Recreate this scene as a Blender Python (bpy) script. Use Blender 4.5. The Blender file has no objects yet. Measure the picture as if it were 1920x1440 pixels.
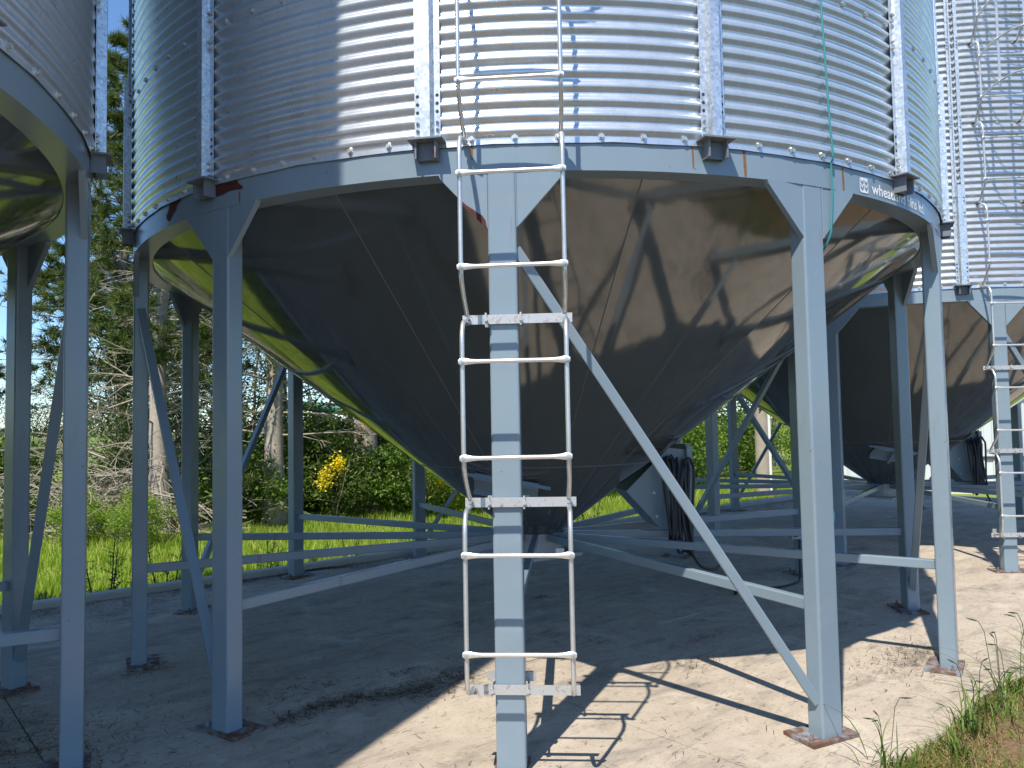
import bpy, math, random
import numpy as np
from mathutils import Vector, Matrix
R = math.radians
random.seed(7); RNG = np.random.default_rng(11)
scene = bpy.context.scene
COL = scene.collection

# ------------------------------------------------------------------ camera
CAM_H = 1.6
F_PX, PITCH, ROLL = 1460.3, R(2.997), R(-1.040)
cam = bpy.data.cameras.new('camera'); cam_o = bpy.data.objects.new('camera', cam); COL.objects.link(cam_o)
cam.sensor_fit = 'HORIZONTAL'; cam.sensor_width = 36.0; cam.lens = 36.0 * F_PX / 1920.0
cam.clip_start = 0.05; cam.clip_end = 6000
fw = Vector((0, math.cos(PITCH), math.sin(PITCH))); rt = Vector((1, 0, 0)); up = Vector((0, -math.sin(PITCH), math.cos(PITCH)))
r2 = rt * math.cos(ROLL) + up * math.sin(ROLL); u2 = -rt * math.sin(ROLL) + up * math.cos(ROLL)
cam_o.matrix_world = Matrix(((r2.x, u2.x, -fw.x, 0), (r2.y, u2.y, -fw.y, 0), (r2.z, u2.z, -fw.z, CAM_H), (0, 0, 0, 1)))
scene.camera = cam_o

# ------------------------------------------------------------------ sky, sun, exposure
SUN_HEADING, SUN_EL = R(23.3), R(56.8)          # light travels towards heading, measured from +Y to +X
world = bpy.data.worlds.new('World'); scene.world = world; world.use_nodes = True
wn = world.node_tree
sky = wn.nodes.new('ShaderNodeTexSky'); sky.sky_type = 'NISHITA'; sky.sun_disc = False
sky.sun_elevation = SUN_EL; sky.sun_rotation = SUN_HEADING + math.pi
sky.altitude = 500; sky.air_density = 1.0; sky.dust_density = 0.1; sky.ozone_density = 2.5
wb = wn.nodes.new('ShaderNodeMix'); wb.data_type = 'RGBA'; wb.blend_type = 'MULTIPLY'; wb.inputs[0].default_value = 1.0
wb.inputs[7].default_value = (.80, .97, 1.12, 1)      # camera white balance of the whole sky
wn.links.new(sky.outputs[0], wb.inputs[6]); wn.links.new(wb.outputs[2], wn.nodes['Background'].inputs[0])
wn.nodes['Background'].inputs[1].default_value = 0.138
sun = bpy.data.lights.new('sun', 'SUN'); sun.energy = 4.9; sun.angle = R(0.53); sun.color = (1.0, 0.93, 0.83)
sun_o = bpy.data.objects.new('sun', sun); COL.objects.link(sun_o); sun_o.location = (-10, -20, 30)
ld = Vector((math.sin(SUN_HEADING) * math.cos(SUN_EL), math.cos(SUN_HEADING) * math.cos(SUN_EL), -math.sin(SUN_EL)))
sun_o.rotation_euler = ld.to_track_quat('-Z', 'Y').to_euler()
vs = scene.view_settings
vs.view_transform = 'Standard'; vs.look = 'None'; vs.exposure = 0.5; vs.gamma = 1.0; vs.use_curve_mapping = False
scene.render.engine = 'CYCLES'
scene.cycles.use_denoising = True
scene.cycles.max_bounces = 5; scene.cycles.diffuse_bounces = 3; scene.cycles.glossy_bounces = 3
scene.cycles.transmission_bounces = 4; scene.cycles.transparent_max_bounces = 6
scene.cycles.sample_clamp_indirect = 6.0

# ------------------------------------------------------------------ material helpers
class NT:
    def __init__(s, name):
        s.m = bpy.data.materials.new(name); s.m.use_nodes = True
        s.t = s.m.node_tree; s.t.nodes.clear()
        s.out = s.t.nodes.new('ShaderNodeOutputMaterial')
    def n(s, typ, **kw):
        o = s.t.nodes.new(typ)
        for k, v in kw.items():
            if k.startswith('i_'):
                key = k[2:]; key = int(key) if key.isdigit() else key.replace('_', ' ')
                o.inputs[key].default_value = v
            else: setattr(o, k, v)
        return o
    def l(s, a, b): s.t.links.new(a, b)
    def coord(s, which='Object'):
        return s.n('ShaderNodeTexCoord').outputs[which]
    def pos(s): return s.n('ShaderNodeNewGeometry').outputs['Position']
    def mapping(s, vec, scale=(1, 1, 1), rot=(0, 0, 0), loc=(0, 0, 0)):
        m = s.n('ShaderNodeMapping'); m.inputs['Scale'].default_value = scale; m.inputs['Rotation'].default_value = rot; m.inputs['Location'].default_value = loc
        s.l(vec, m.inputs['Vector']); return m.outputs[0]
    def noise(s, vec, scale=5, detail=4, rough=.55, dist=0):
        n = s.n('ShaderNodeTexNoise'); n.inputs['Scale'].default_value = scale; n.inputs['Detail'].default_value = detail
        n.inputs['Roughness'].default_value = rough; n.inputs['Distortion'].default_value = dist
        s.l(vec, n.inputs['Vector']); return n.outputs['Fac']
    def ramp(s, fac, stops):
        r = s.n('ShaderNodeValToRGB'); e = r.color_ramp.elements
        while len(e) > len(stops): e.remove(e[-1])
        while len(e) < len(stops): e.new(0.5)
        for i, (p, c) in enumerate(stops):
            e[i].position = p; e[i].color = (c, c, c, 1) if isinstance(c, (int, float)) else (*c, 1)
        s.l(fac, r.inputs[0]); return r.outputs[0]
    def mix(s, fac, a, b, typ='MIX'):
        m = s.n('ShaderNodeMix'); m.data_type = 'RGBA'; m.blend_type = typ
        for i, v in ((0, fac), (6, a), (7, b)):
            sock = m.inputs[i]
            if hasattr(v, 'is_linked'): s.l(v, sock)
            elif isinstance(v, (int, float)): sock.default_value = v if i == 0 else (v, v, v, 1)
            else: sock.default_value = (*v, 1)
        return m.outputs[2]
    def math(s, op, a, b=None, clamp=False):
        m = s.n('ShaderNodeMath'); m.operation = op; m.use_clamp = clamp
        for i, v in enumerate((a, b)):
            if v is None: continue
            if hasattr(v, 'is_linked'): s.l(v, m.inputs[i])
            else: m.inputs[i].default_value = v
        return m.outputs[0]
    def bsdf(s, color, rough=.5, metal=0., spec=.5, normal=None, **kw):
        b = s.n('ShaderNodeBsdfPrincipled')
        for key, v in (('Base Color', color), ('Roughness', rough), ('Metallic', metal), ('Specular IOR Level', spec)):
            if hasattr(v, 'is_linked'): s.l(v, b.inputs[key])
            elif key == 'Base Color': b.inputs[key].default_value = (*v, 1)
            else: b.inputs[key].default_value = v
        for k, v in kw.items(): b.inputs[k.replace('_', ' ')].default_value = v
        if normal is not None: s.l(normal, b.inputs['Normal'])
        return b.outputs[0]
    def bump(s, h, strength=.3, dist=.01):
        b = s.n('ShaderNodeBump'); b.inputs['Strength'].default_value = strength; b.inputs['Distance'].default_value = dist
        s.l(h, b.inputs['Height']); return b.outputs[0]
    def done(s, shader): s.l(shader, s.out.inputs[0]); return s.m

def m_paint(name, base, rough=.38, wave=0., chips=True, streak=True):
    t = NT(name); P = t.coord('Object')
    big = t.noise(P, 1.7, 3, .6); c = t.mix(big, [x * .93 for x in base], [min(1, x * 1.06) for x in base])
    dust = t.noise(P, 7.0, 4, .7)
    c = t.mix(t.ramp(dust, [(.5, 0.), (.85, .16)]), c, (.36, .36, .35))
    if streak:
        st = t.noise(t.mapping(P, (14, 14, 1.1)), 1.0, 3, .5)
        gate = t.noise(P, 1.3, 2, .5)
        f = t.math('MULTIPLY', t.ramp(st, [(.66, 0.), (.74, 1.)]), t.ramp(gate, [(.52, 0.), (.62, .75)]))
        c = t.mix(f, c, (.20, .085, .03))
    if chips:
        ch = t.noise(P, 38, 2, .5); g2 = t.noise(P, 2.3, 2, .5)
        f = t.math('MULTIPLY', t.ramp(ch, [(.735, 0.), (.75, 1.)]), t.ramp(g2, [(.55, 0.), (.62, .8)]))
        c = t.mix(f, c, (.17, .09, .055))
    rr = t.math('ADD', t.math('MULTIPLY', t.noise(P, 9, 3), .12), rough - .06)
    h = t.noise(P, 55, 1)
    nrm = t.bump(h, .05, .002)
    if wave:
        b2 = t.n('ShaderNodeBump'); b2.inputs['Strength'].default_value = wave; b2.inputs['Distance'].default_value = .05
        t.l(t.noise(P, 1.5, 2, .5, .6), b2.inputs['Height']); nrm = b2.outputs[0]
    return t.done(t.bsdf(c, rr, 0, .5, nrm))

def m_galv(name, base=(.62, .63, .645), metal=.85, rough=.4, spangle=.10, dirt=.25):
    t = NT(name); P = t.coord('Object')
    v = t.n('ShaderNodeTexVoronoi'); v.inputs['Scale'].default_value = 70; t.l(P, v.inputs['Vector'])
    c = t.mix(v.outputs['Color'], [x * (1 - spangle) for x in base], [min(1, x * (1 + spangle)) for x in base])
    sm = t.noise(t.mapping(P, (5, 5, .8)), 2.5, 4, .65)
    c = t.mix(t.ramp(sm, [(.48, 0.), (.78, dirt)]), c, (.30, .29, .27))
    rr = t.math('ADD', t.math('MULTIPLY', t.noise(P, 9, 3), .22), rough - .11)
    return t.done(t.bsdf(c, rr, metal, .5))

def m_simple(name, col, rough=.6, metal=0., var=.18, scale=12, spec=.5, bump=.15):
    t = NT(name); P = t.coord('Object')
    c = t.mix(t.noise(P, scale, 5, .6), [x * (1 - var) for x in col], [min(1, x * (1 + var)) for x in col])
    return t.done(t.bsdf(c, rough, metal, spec, t.bump(t.noise(P, scale * 5, 2), bump, .004)))

def m_rusty(name, base, rust=(.19, .075, .04), lo=.42, hi=.55, scale=9, metal=0., rough=.55):
    t = NT(name); P = t.pos()
    n = t.noise(P, scale, 6, .65, .3)
    rc = t.mix(t.noise(P, 45, 4), [x * .6 for x in rust], [x * 1.35 for x in rust])
    f = t.ramp(n, [(lo, 0.), (hi, 1.)])
    c = t.mix(f, base, rc)
    r_ = t.math('ADD', t.math('MULTIPLY', f, .3), rough)
    mm = t.math('MULTIPLY', t.math('SUBTRACT', 1.0, f), metal)
    return t.done(t.bsdf(c, r_, mm, .4, t.bump(t.noise(P, 70, 4), .35, .004)))

def m_leaf(name, cols, trans=.35, rough=.5, spec=.35):
    t = NT(name); g = t.n('ShaderNodeNewGeometry')
    c = t.ramp(g.outputs['Random Per Island'], [(i / max(1, len(cols) - 1), c) for i, c in enumerate(cols)])
    big = t.noise(t.pos(), .9, 4)
    c = t.mix(t.ramp(big, [(.35, .0), (.65, .7)]), c, t.mix(1.0, c, (.75, .8, .6), 'MULTIPLY'))
    b = t.bsdf(c, rough, 0, spec)
    tr = t.n('ShaderNodeBsdfTranslucent'); t.l(t.mix(1.0, c, (1.5, 1.5, .8), 'MULTIPLY'), tr.inputs[0])
    mx = t.n('ShaderNodeMixShader'); mx.inputs[0].default_value = trans
    t.l(b, mx.inputs[1]); t.l(tr.outputs[0], mx.inputs[2])
    return t.done(mx.outputs[0])

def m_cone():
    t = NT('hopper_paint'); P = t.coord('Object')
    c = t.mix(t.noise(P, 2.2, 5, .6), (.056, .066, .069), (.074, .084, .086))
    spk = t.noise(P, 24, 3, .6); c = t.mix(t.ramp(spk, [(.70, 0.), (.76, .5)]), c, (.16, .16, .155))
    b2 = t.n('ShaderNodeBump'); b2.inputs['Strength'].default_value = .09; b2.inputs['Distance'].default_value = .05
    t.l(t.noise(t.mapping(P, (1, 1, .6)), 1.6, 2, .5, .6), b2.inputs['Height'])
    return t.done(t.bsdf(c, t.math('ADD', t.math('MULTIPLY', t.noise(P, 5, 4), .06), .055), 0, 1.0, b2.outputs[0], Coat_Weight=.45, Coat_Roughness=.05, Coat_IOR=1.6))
M = {}
BLUE = (.205, .268, .318)
M['paint'] = m_paint('blue_grey_paint', BLUE, .22)
M['cone'] = m_cone()
M['weld'] = m_simple('weld_bead', (.12, .125, .13), .45)
M['wall'] = m_galv('galvanized_sheet', (.62, .66, .70), .68, .31, .05, .2)
M['stiff'] = m_galv('galvanized_spangle', (.60, .64, .68), .72, .40, .28, .25)
M['bolt'] = m_simple('zinc_bolt', (.62, .62, .6), .38, .8, .1)
M['hole'] = m_simple('dark_hole', (.03, .032, .035), .8)
M['tube'] = m_galv('ladder_tube', (.70, .70, .69), .75, .38, .06, .35)
M['rung'] = m_simple('bright_rung', (.74, .73, .71), .36, .7, .08, 20)
M['clamp'] = m_rusty('worn_clamp', (.52, .52, .52), rust=(.16, .085, .055), lo=.54, hi=.72, scale=30, metal=.5, rough=.45)
M['plate'] = m_rusty('rusty_plate', (.24, .26, .285), rust=(.135, .068, .042), lo=.38, hi=.56, scale=13)
M['primer'] = m_simple('red_primer', (.085, .022, .02), .75, 0, .45, 40, .3)
M['bracket'] = m_rusty('bracket_paint', (.16, .18, .205), lo=.58, hi=.72, scale=8)
M['rust'] = m_simple('rust_run', (.21, .095, .035), .85, 0, .4, 60)
M['white'] = m_simple('white_print', (.80, .80, .79), .5, 0, .04)
M['black'] = m_simple('black_rubber', (.018, .019, .021), .5, 0, .2, 20)
M['teal'] = m_simple('teal_cord', (.03, .22, .24), .55)
M['greycon'] = m_simple('hub_steel', (.33, .34, .35), .5, .2)
M['roof'] = m_galv('roof_sheet', (.62, .63, .64), .7, .4)
M['shed'] = m_simple('white_cladding', (.58, .60, .62), .45, 0, .05, 3)
M['darkmetal'] = m_simple('dark_track', (.05, .052, .058), .5)
M['auger'] = m_simple('auger_green', (.02, .16, .11), .4)
M['cream'] = m_simple('faded_cream', (.62, .58, .42), .5)
M['pole'] = m_simple('weathered_pole', (.36, .31, .25), .85, 0, .25, 6, .2, .5)
M['conduit'] = m_simple('white_conduit', (.75, .75, .73), .4)
M['bark'] = m_simple('pine_bark', (.37, .32, .275), .9, 0, .45, 14, .2, .9)
M['twig'] = m_simple('dead_twig', (.30, .265, .215), .85, 0, .25, 10, .2, .3)
M['needle'] = m_leaf('pine_needles', [(.05, .085, .02), (.09, .13, .03), (.15, .18, .05)], .25)
M['leafdark'] = m_leaf('dark_leaves', [(.045, .085, .018), (.08, .135, .028), (.13, .19, .045)], .4)
M['leafmid'] = m_leaf('mid_leaves', [(.06, .12, .02), (.10, .18, .03), (.16, .24, .045)], .38)
M['leafbright'] = m_leaf('bright_leaves', [(.14, .23, .025), (.22, .33, .045), (.32, .42, .08)], .45)
M['grass'] = m_leaf('lawn_blades', [(.15, .25, .02), (.24, .36, .035), (.36, .46, .07), (.48, .46, .16)], .4)
M['tallgrass'] = m_leaf('verge_blades', [(.07, .12, .02), (.12, .19, .03), (.22, .28, .06)], .3)
M['drygrass'] = m_leaf('dry_blades', [(.30, .22, .11), (.38, .27, .13), (.22, .15, .08)], .2)
M['weed'] = m_leaf('thistle_leaves', [(.035, .07, .03), (.06, .10, .045)], .25)
M['blossom'] = m_leaf('yellow_blossom', [(.78, .62, .03), (.85, .74, .08)], .4)
M['litter'] = m_leaf('needle_litter', [(.045, .03, .02), (.09, .06, .035), (.15, .095, .05)], .05, .9, .1)
M['farwood'] = m_leaf('far_foliage', [(.05, .08, .05), (.07, .10, .06)], .1)

def m_concrete():
    t = NT('concrete'); P = t.pos()
    a = t.noise(P, .8, 6, .62); b = t.noise(P, 7, 6, .7); f = t.noise(P, 60, 4, .7)
    c = t.mix(t.ramp(a, [(.3, 0.), (.7, 1.)]), (.31, .262, .205), (.45, .385, .30))
    c = t.mix(t.ramp(b, [(.35, .0), (.75, .5)]), c, (.54, .47, .375))
    rowm = t.mapping(P, (1, 1, 1), (0, 0, R(-40.7)))
    st = t.noise(t.mapping(rowm, (.9, 2.8, 1)), 1.5, 7, .7, .4)
    c = t.mix(t.ramp(st, [(.50, 0.), (.68, .58)]), c, (.15, .132, .114))
    st2 = t.noise(t.mapping(rowm, (5, 16, 1)), 2.2, 6, .72, 1.2)
    c = t.mix(t.ramp(st2, [(.57, 0.), (.66, .75)]), c, (.11, .088, .07))
    c = t.mix(t.ramp(f, [(.28, .6), (.45, 0.)]), c, (.17, .14, .11))
    pale = t.noise(P, 1.9, 5, .65, .5); c = t.mix(t.ramp(pale, [(.55, 0.), (.7, .55)]), c, (.60, .54, .45))
    return t.done(t.bsdf(c, .88, 0, .25, t.bump(t.math('ADD', b, t.math('MULTIPLY', f, .6)), .35, .006)))
M['concrete'] = m_concrete()
M['kerb'] = m_simple('kerb_concrete', (.44, .43, .41), .85, 0, .18, 5, .25, .4)

def m_ground():
    t = NT('grass_ground'); P = t.pos()
    a = t.noise(P, .5, 5, .6); b = t.noise(P, 9, 6, .75); c3 = t.noise(P, .035, 4, .6)
    c = t.mix(a, (.15, .21, .03), (.24, .30, .05))
    c = t.mix(t.ramp(b, [(.45, 0.), (.75, .7)]), c, (.07, .07, .025))
    c = t.mix(t.ramp(c3, [(.45, 0.), (.6, .4)]), c, (.15, .19, .05))
    return t.done(t.bsdf(c, .95, 0, .1, t.bump(b, .8, .03)))
M['ground'] = m_ground()
def m_soil():
    t = NT('thatch_soil'); P = t.pos()
    a = t.noise(P, 2.2, 5, .6); b = t.noise(P, 40, 5, .75)
    c = t.mix(a, (.20, .13, .075), (.33, .22, .125)); c = t.mix(t.ramp(b, [(.4, 0.), (.7, .8)]), c, (.09, .06, .035))
    return t.done(t.bsdf(c, .95, 0, .1, t.bump(b, .9, .02)))
M['soil'] = m_soil()
M['gravel'] = m_simple('yard_gravel', (.085, .085, .07), .95, 0, .3, 3, .1, .6)
M['field'] = m_simple('crop_field', (.17, .25, .055), .9, 0, .18, .08, .1, .1)

# ------------------------------------------------------------------ mesh helpers
class MB:
    def __init__(s): s.v = []; s.f = []
    def add(s, vs_, fs_):
        o = len(s.v); s.v += [tuple(x) for x in vs_]; s.f += [tuple(i + o for i in f) for f in fs_]; return s
    def box(s, x0, x1, y0, y1, z0, z1):
        v = [(x, y, z) for z in (z0, z1) for x, y in ((x0, y0), (x1, y0), (x1, y1), (x0, y1))]
        return s.add(v, [(3, 2, 1, 0), (4, 5, 6, 7), (0, 1, 5, 4), (1, 2, 6, 5), (2, 3, 7, 6), (3, 0, 4, 7)])
    def prism(s, pts, z0, z1):
        n = len(pts); v = [(x, y, z0) for x, y in pts] + [(x, y, z1) for x, y in pts]
        return s.add(v, [tuple(range(n))[::-1], tuple(range(n, 2 * n))] + [(i, (i + 1) % n, n + (i + 1) % n, n + i) for i in range(n)])
    def loft(s, rings, closed=True, cap=True):
        n = len(rings[0]); v = [p for r in rings for p in r]; f = []
        for k in range(len(rings) - 1):
            for i in range(n if closed else n - 1):
                j = (i + 1) % n; f.append((k * n + i, k * n + j, (k + 1) * n + j, (k + 1) * n + i))
        if cap and closed: f.append(tuple(range(n))[::-1]); f.append(tuple((len(rings) - 1) * n + i for i in range(n)))
        return s.add(v, f)
    def tube(s, path, rad, n=8, cap=True):
        path = [Vector(p) for p in path]; rings = []; prev = None
        for i, p in enumerate(path):
            d = (path[min(i + 1, len(path) - 1)] - path[max(i - 1, 0)])
            if d.length < 1e-9: d = Vector((0, 0, 1))
            d.normalize()
            if prev is None:
                a = Vector((0, 0, 1)) if abs(d.z) < .9 else Vector((1, 0, 0)); u = d.cross(a).normalized()
            else:
                u = prev - d * prev.dot(d); u = u.normalized() if u.length > 1e-6 else d.orthogonal().normalized()
            prev = u; w = d.cross(u); r = rad[i] if isinstance(rad, (list, tuple)) else rad
            rings.append([tuple(p + (u * math.cos(t) + w * math.sin(t)) * r) for t in (2 * math.pi * k / n for k in range(n))])
        return s.loft(rings, True, cap)
    def bar(s, a, b, wdt, hgt, upv=(0, 0, 1), bev=.006):
        a, b = Vector(a), Vector(b); d = (b - a).normalized(); upv = Vector(upv); x = d.cross(upv).normalized(); y = x.cross(d)
        pr = rrect(wdt, hgt, bev, 2)
        return s.loft([[tuple(p + x * q[0] + y * q[1]) for q in pr] for p in (a, b)])
    def disc(s, c, nrm, r, h, n=6):
        nrm = Vector(nrm).normalized(); c = Vector(c); u = nrm.orthogonal().normalized(); w = nrm.cross(u)
        rg = lambda k, rr: [tuple(c + nrm * k + (u * math.cos(t) + w * math.sin(t)) * rr) for t in (2 * math.pi * i / n for i in range(n))]
        return s.loft([rg(0, r), rg(h, r)])
    def mesh(s, name, mat, smooth=False):
        me = bpy.data.meshes.new(name); me.from_pydata(s.v, [], s.f); me.update()
        if mat: me.materials.append(M[mat])
        if smooth:
            me.polygons.foreach_set('use_smooth', [True] * len(me.polygons)); me.set_sharp_from_angle(angle=R(42))
        return me
def rrect(w, h, r, seg=3):
    out = []
    for cx, cy, a0 in ((w / 2 - r, h / 2 - r, 0), (-w / 2 + r, h / 2 - r, 90), (-w / 2 + r, -h / 2 + r, 180), (w / 2 - r, -h / 2 + r, 270)):
        for k in range(seg + 1):
            a = R(a0 + 90 * k / seg); out.append((cx + r * math.cos(a), cy + r * math.sin(a)))
    return out
def np_mesh(name, V, F, mat, smooth=False):
    V = np.ascontiguousarray(V, dtype=np.float32); F = np.ascontiguousarray(F, dtype=np.int32)
    me = bpy.data.meshes.new(name); m, k = F.shape
    me.vertices.add(len(V)); me.vertices.foreach_set('co', V.ravel())
    me.loops.add(m * k); me.loops.foreach_set('vertex_index', F.ravel())
    me.polygons.add(m); me.polygons.foreach_set('loop_start', np.arange(0, m * k, k, dtype=np.int32))
    if smooth: me.polygons.foreach_set('use_smooth', np.ones(m, dtype=bool))
    me.update(calc_edges=True); me.validate()
    me.materials.append(M[mat]); return me
def link(name, me, parent=None, rz=0., loc=None):
    o = bpy.data.objects.new(name, me); COL.objects.link(o)
    if parent is not None: o.parent = parent
    if rz: o.rotation_euler.z = rz
    if loc is not None: o.location = loc
    return o
def tag(o, label=None, cat=None, group=None, kind=None):
    for k, v in (('label', label), ('category', cat), ('group', group), ('kind', kind)):
        if v: o[k] = v
    return o
def thing(name, label, cat, loc=(0, 0, 0), rz=0., group=None):
    o = bpy.data.objects.new(name, None); COL.objects.link(o); o.location = loc; o.rotation_euler.z = rz
    o.empty_display_size = .2
    return tag(o, label, cat, group)
def copy_tree(o, parent=None):
    c = o.copy(); COL.objects.link(c); c.parent = parent
    for ch in o.children: copy_tree(ch, c)
    return c
def smooth_path(pts, n=6):
    pts = [Vector(p) for p in pts]; out = []
    for i in range(len(pts) - 1):
        p0 = pts[max(i - 1, 0)]; p1 = pts[i]; p2 = pts[i + 1]; p3 = pts[min(i + 2, len(pts) - 1)]
        for k in range(n):
            t = k / n
            out.append(.5 * ((2 * p1) + (p2 - p0) * t + (2 * p0 - 5 * p1 + 4 * p2 - p3) * t * t + (3 * p1 - p0 - 3 * p2 + p3) * t ** 3))
    out.append(pts[-1]); return out

# ------------------------------------------------------------------ layout
BIN = Vector((0.191, 6.802, 0)); STEP = Vector((5.10, 4.38, 0))
D = STEP.normalized(); N = Vector((-D.y, D.x, 0)); ROWA = math.atan2(D.y, D.x)
def row(a, p, z=0.): return BIN + D * a + N * p + Vector((0, 0, z))
TH0 = R(-4.09); RO = 3.156; RW = 3.168; ZB, ZT = 2.804, 2.954
def cyl(th, r, z): return Vector((r * math.sin(th), -r * math.cos(th), z))

# ------------------------------------------------------------------ ground, pad, kerb, field
def sheet(name, outline, z, mat, kind='structure'):
    b = MB(); b.add([(x, y, z) for x, y in outline], [tuple(range(len(outline)))])
    return tag(link(name, b.mesh(name, mat)), kind=kind)
g = MB(); Q = 3000
g.add([(-Q, -Q, -.5), (Q, -Q, -.5), (Q, Q, -.5), (-Q, Q, -.5)], [(0, 1, 2, 3)])
tag(link('ground', g.mesh('ground', 'ground')), kind='structure')
sheet('field', [(-900, 46), (60, 60), (900, 100), (900, 900), (-900, 900)], -.46, 'field')
PAD0, PAD1, PW, PF = -17.0, 11.6, 3.20, 3.39
padbase = MB(); padbase.v = []
padbase.add([tuple(row(a, p, -.012)) for a, p in ((PAD0, -PF), (PAD1, -PF), (PAD1, PW), (PAD0, PW))] + [tuple(row(a, p, -.25)) for a, p in ((PAD0, -PF), (PAD1, -PF), (PAD1, PW), (PAD0, PW))],
            [(0, 1, 2, 3), (7, 6, 5, 4), (0, 4, 5, 1), (1, 5, 6, 2), (2, 6, 7, 3), (3, 7, 4, 0)])
pad = tag(link('concrete_pad', padbase.mesh('pad_bed', 'concrete')), kind='structure')
acuts = [PAD0] + [-1.38 + 2.42 * k for k in range(-6, 6) if PAD0 < -1.38 + 2.42 * k < PAD1] + [PAD1]
pcuts = [-PF, -1.02, .72, PW]
for i in range(len(acuts) - 1):
    for j in range(3):
        b = MB(); q = .0045
        c4 = [(acuts[i] + q, pcuts[j] + q), (acuts[i + 1] - q, pcuts[j] + q), (acuts[i + 1] - q, pcuts[j + 1] - q), (acuts[i] + q, pcuts[j + 1] - q)]
        dz = random.uniform(-.0015, .0015)
        b.add([tuple(row(a, p, dz)) for a, p in c4] + [tuple(row(a, p, -.06)) for a, p in c4],
              [(0, 1, 2, 3), (0, 4, 5, 1), (1, 5, 6, 2), (2, 6, 7, 3), (3, 7, 4, 0)])
        link('slab', b.mesh('slab', 'concrete'), pad)
def kerbmesh(a0, a1, p0, p1, z0, z1):
    b = MB(); n = max(2, int((a1 - a0) / .8)); rings = []
    for k in range(n + 1):
        a = a0 + (a1 - a0) * k / n; w = random.uniform(-.006, .006)
        prof = [(p0 + w, z0), (p0 + w + .006, z1 - .015), (p0 + w + .02, z1 + w * .5), (p1 - .02, z1 + w * .5 - .004), (p1, z1 - .02), (p1, z0)]
        rings.append([tuple(row(a, p, z)) for p, z in prof])
    b.loft(rings); return b
kerb = tag(link('kerb', kerbmesh(PAD0, 1.9, 3.205, 3.36, -.2, .075).mesh('kerb', 'kerb')), kind='structure')
link('kerb_length', kerbmesh(1.92, PAD1, 3.212, 3.365, -.2, .082).mesh('kerb', 'kerb'), kerb)
kb = MB(); cc = [(PAD1 + .005, -PF), (PAD1 + .16, -PF), (PAD1 + .16, 3.36), (PAD1 + .005, 3.36)]
kb.add([tuple(row(a, p, -.2)) for a, p in cc] + [tuple(row(a, p, .08)) for a, p in cc], [(3, 2, 1, 0), (4, 5, 6, 7), (0, 1, 5, 4), (1, 2, 6, 5), (2, 3, 7, 6), (3, 0, 4, 7)])
link('kerb_end', kb.mesh('kerb_end', 'kerb'), kerb)
sheet('gravel_yard', [tuple(row(a, p))[:2] for a, p in ((-60, -60), (60, -60), (60, -5.6), (-60, -5.6))], -.03, 'gravel')
def gz(p): return float(np.interp(p, [3.3, 3.36, 4.3, 5.6, 7.0], [-.10, -.12, -.30, -.46, -.495]))
bk_ = MB(); ps = [3.30, 3.36, 3.8, 4.3, 5.0, 5.6, 6.3, 7.4]; na = 40
bv = [tuple(row(-20 + 36 * i / na, p, gz(p) + (.015 * math.sin(i * 2.1 + p * 3) if p > 3.5 else 0) - (.03 if p > 7.2 else 0))) for i in range(na + 1) for p in ps]; m_ = len(ps)
bk_.add(bv, [(i * m_ + j, (i + 1) * m_ + j, (i + 1) * m_ + j + 1, i * m_ + j + 1) for i in range(na) for j in range(m_ - 1)])
tag(link('bank', bk_.mesh('bank', 'ground', True)), kind='structure')
yb_ = MB(); yo = [tuple(row(a, p))[:2] for a, p in ((-60, -60), (60, -60), (60, -3.42), (-60, -3.42))]
yb_.prism(yo, -.6, -.045); tag(link('yard', yb_.mesh('yard', 'soil')), kind='structure')
# soil verge in front of the pad
vb = MB(); nx, ny = 60, 14; vv = []
for i in range(nx + 1):
    for j in range(ny + 1):
        a = -9 + 18 * i / nx; p = -3.38 - 2.6 * j / ny + .05 * math.sin(a * 3.1) * (1 if j == 0 else 0)
        z = -.008 + .03 * min(1, j / 3) + .02 * math.sin(a * 2.3 + j) + .015 * math.sin(a * 6.1 + j * 1.7)
        vv.append(tuple(row(a, p, z)))
vb.add(vv, [(i * (ny + 1) + j, i * (ny + 1) + j + 1, (i + 1) * (ny + 1) + j + 1, (i + 1) * (ny + 1) + j) for i in range(nx) for j in range(ny)])
tag(link('verge', vb.mesh('verge', 'soil', True)), kind='structure')

# ------------------------------------------------------------------ grain bin
PITCHW = (3.805 - ZT) / 12.0; AMP = .0088; TIER = PITCHW * 12
def sheet_mesh(span, ncor, per, segs, lip=.018, name='wall_sheet'):
    prof = [(RW - AMP + .004, -lip), (RW - AMP + .004, .004)]
    n = ncor * per
    for k in range(n + 1):
        z = .010 + (ncor * PITCHW - .010) * k / n
        ph = 2 * math.pi * (z - .010) / PITCHW
        prof.append((RW - AMP * math.cos(ph) + .0035 * max(0, 1 - z / .25), z))
    prof = np.array(prof); th = np.linspace(0, span, segs + 1)
    wob = .0018 * np.sin(th * 37.0) + .0012 * np.sin(th * 61 + 1)
    V = np.zeros((len(prof), segs + 1, 3))
    lipw = np.zeros(len(prof)); lipw[0] = 1
    rr = prof[:, 0:1] + lipw[:, None] * np.abs(wob)[None] * 1.5
    V[..., 0] = rr * np.sin(th); V[..., 1] = -rr * np.cos(th); V[..., 2] = prof[:, 1:2] + lipw[:, None] * wob[None]
    n1 = segs + 1; idx = np.arange(len(prof) * n1).reshape(len(prof), n1)
    F = np.stack([idx[:-1, :-1], idx[:-1, 1:], idx[1:, 1:], idx[1:, :-1]], -1).reshape(-1, 4)
    return np_mesh(name, V.reshape(-1, 3), F, 'wall', True)
SHEETS = 7
ST0, STS = R(-35.6), R(25.2)
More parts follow.
